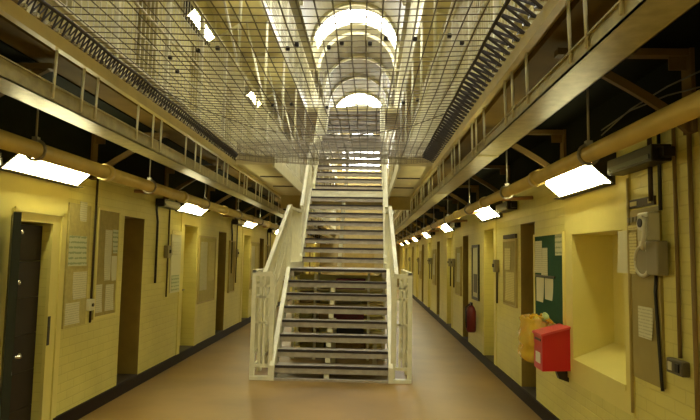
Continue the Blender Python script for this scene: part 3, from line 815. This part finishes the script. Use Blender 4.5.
MB().tube([(XR - .112, 3.755, 1.95), (XR - .118, 3.755, 1.95)], .03, 16).build('dial', BLACK, t)
MB().bevbox(XR - .018, 3.59, 1.61, XR - .09, 3.74, 1.83, .01).build('lower_body', GREYD, t)
ring = [(XR - .05, 3.86 + .1 * math.cos(a), 1.7 + .1 * math.sin(a)) for a in [2 * PI * q / 24 for q in range(25)]]
MB().tube([(XR - .018, 3.86, 1.7), (XR - .055, 3.86, 1.7)], [.1, .088], 24).build('speaker', GREYD, t)
MB().tube(ring, .014, 8).build('speaker_rim', GREY, t)
MB().tube([(XR - .11, 3.68, 1.98), (XR - .13, 3.665, 1.92), (XR - .13, 3.67, 1.86), (XR - .12, 3.72, 1.8), (XR - .1, 3.75, 1.78)], .014, 8).build('handset', WHITE, t)
solo('cable', MB().tube([(XR - .03, 3.73, 1.61), (XR - .028, 3.75, 1.5), (XR - .028, 3.7, .95), (XR - .028, 3.69, .88)], .011, 8), BLACK, 'black cable hanging down from the wall telephone', 'cable')
for y, z0_, z1_, r, m_, lb in ((3.79, 2.1, 2.55, .016, DARKB, 'short dark conduit above the sign plate'), (3.68, 2.03, 2.55, .012, BLACK, 'black cable running down to the wall telephone'),
        (3.5, 1.12, 2.55, .012, mat('brown_conduit_paint', (.22, .14, .04), .5), 'brown conduit dropping to the wall socket'),
        (3.33, .1, 2.55, .014, mat('brown_conduit_paint', (.22, .14, .04), .5), 'thick brown conduit nearest the right edge of the photo')):
    solo('conduit', MB().tube([(XR - r - .004, y, z0_), (XR - r - .004, y, z1_)], r, 8), m_, lb, 'conduit')
for k, (za, zb_) in enumerate(((2.86, 2.7), (2.66, 2.74))):
    pts = [(XR - .045, 2.0 + q * .5, za + (zb_ - za) * q / 5 - .05 * math.sin(PI * q / 5 * 2)) for q in range(6)]
    solo('cable', MB().tube(pts, .005, 6), mat('dull_grey_cable', (.1, .09, .06), .6), 'thin grey cable strung across the dark band at upper right, %s one' % ('upper' if k == 0 else 'lower'), 'cable')
t = thing('wall_socket', 'dark twin wall socket at the foot of a brown conduit', 'socket', (XR, 3.5, 1.02))
MB().bevbox(XR, 3.42, 1.02, XR - .05, 3.6, 1.11, .008).build('box', mat('dark_socket', (.1, .08, .045), .4), t)
for y in (3.47, 3.55): MB().box(XR - .05, y - .02, 1.04, XR - .056, y + .02, 1.09).build('socket_face', GREY if y > 3.5 else BLACK, t)

# ------------------------------------------------------------------ storage rack and its contents under the stairs
RY0, RY1 = 9.3, 9.95
t = thing('storage_rack', 'buff storage rack under the half landing, seen through the treads', 'rack', (-.48, 9.95, 0))
for x in (-1.22, -.86, .02, .28):
    for y in (RY0, RY1 - .04): MB().box(x - .02, y, 0, x + .02, y + .04, 1.4).build('upright', CREAM, t)
for z in (.1, .36, .62, .88, 1.12): MB().box(-1.24, RY0 + .01, z, .3, RY1 - .01, z + .025).build('shelf', BUFF, t)
MB().box(-1.3, RY1 - .01, .1, .3, RY1, 1.36).build('back_panel', PLAS, t)
def crate(x0, x1, z, h, m, label, y=RY0 + .06):
    t = thing('storage_box', label, 'box', ((x0 + x1) / 2, y + .15, z), 0)
    MB().bevbox(x0, y, z, x1, y + .3, z + h * .8, .008).build('body', m, t); MB().bevbox(x0 - .008, y - .008, z + h * .8, x1 + .008, y + .308, z + h, .006).build('lid', m, t)
OLV = mat('olive_card', (.3, .26, .08), .8, vary=.4, vscale=20); BRC = mat('brown_card', (.3, .19, .07), .8, vary=.3, vscale=15)
crate(-.52, -.04, 1.147, .17, MAROON, 'long maroon box on the top shelf of the storage rack')
crate(-1.12, -.9, 1.147, .14, OLV, 'small olive box at the left end of the top rack shelf')
crate(-.6, -.1, .907, .16, GREYD, 'long dark grey box on the second shelf of the rack')
crate(-1.12, -.9, .907, .18, BRC, 'brown card box at the left of the second rack shelf')
crate(-.8, -.64, .907, .15, OLV, 'olive card box beside the dark grey box')
crate(-.55, -.05, .647, .14, REDD, 'dark red box on the middle shelf of the rack')
crate(-1.12, -.9, .647, .17, OLV, 'olive card box at the left of the middle rack shelf')
crate(-.8, -.62, .647, .17, BRC, 'brown card box on the middle shelf beside the red box')
crate(-.5, -.05, .387, .15, BLACK, 'black box on the low shelf of the rack')
crate(-.8, -.56, .387, .16, OLV, 'olive card box on the low shelf beside the black box')
crate(-1.12, -.9, .387, .16, BRC, 'brown card box at the left of the low rack shelf')
crate(-.6, -.02, .127, .16, BRC, 'wide brown box on the bottom shelf of the rack')
crate(-1.1, -.7, .127, .16, OLV, 'wide olive box on the bottom shelf of the rack')

# ------------------------------------------------------------------ world, camera, look
w = bpy.data.worlds.new('sky'); S.world = w; w.use_nodes = True
w.node_tree.nodes['Background'].inputs['Color'].default_value = (.55, .62, .7, 1); w.node_tree.nodes['Background'].inputs['Strength'].default_value = .3
cam = bpy.data.cameras.new('camera'); co = bpy.data.objects.new('camera', cam); COL.objects.link(co)
yaw, pit, rol = .0334, .0815, .0178
F = Vector((-math.sin(yaw) * math.cos(pit), math.cos(yaw) * math.cos(pit), math.sin(pit))); Rt = Vector((math.cos(yaw), math.sin(yaw), 0)); U = Rt.cross(F)
r2 = math.cos(rol) * Rt + math.sin(rol) * U; u2 = -math.sin(rol) * Rt + math.cos(rol) * U
M = Matrix((r2, u2, -F)).transposed().to_4x4(); M.translation = Vector((0, 0, 1.7)); co.matrix_world = M
cam.sensor_fit = 'HORIZONTAL'; cam.sensor_width = 36; cam.lens = 560 / 700 * 36; cam.clip_start = .05
S.camera = co
S.view_settings.view_transform = 'Standard'; S.view_settings.look = 'None'; S.view_settings.gamma = 1; S.view_settings.exposure = 1.17
S.view_settings.use_curve_mapping = False
try:
    S.cycles.use_denoising = True; S.cycles.max_bounces = 8; S.cycles.diffuse_bounces = 5; S.cycles.sample_clamp_indirect = 6
except Exception: pass
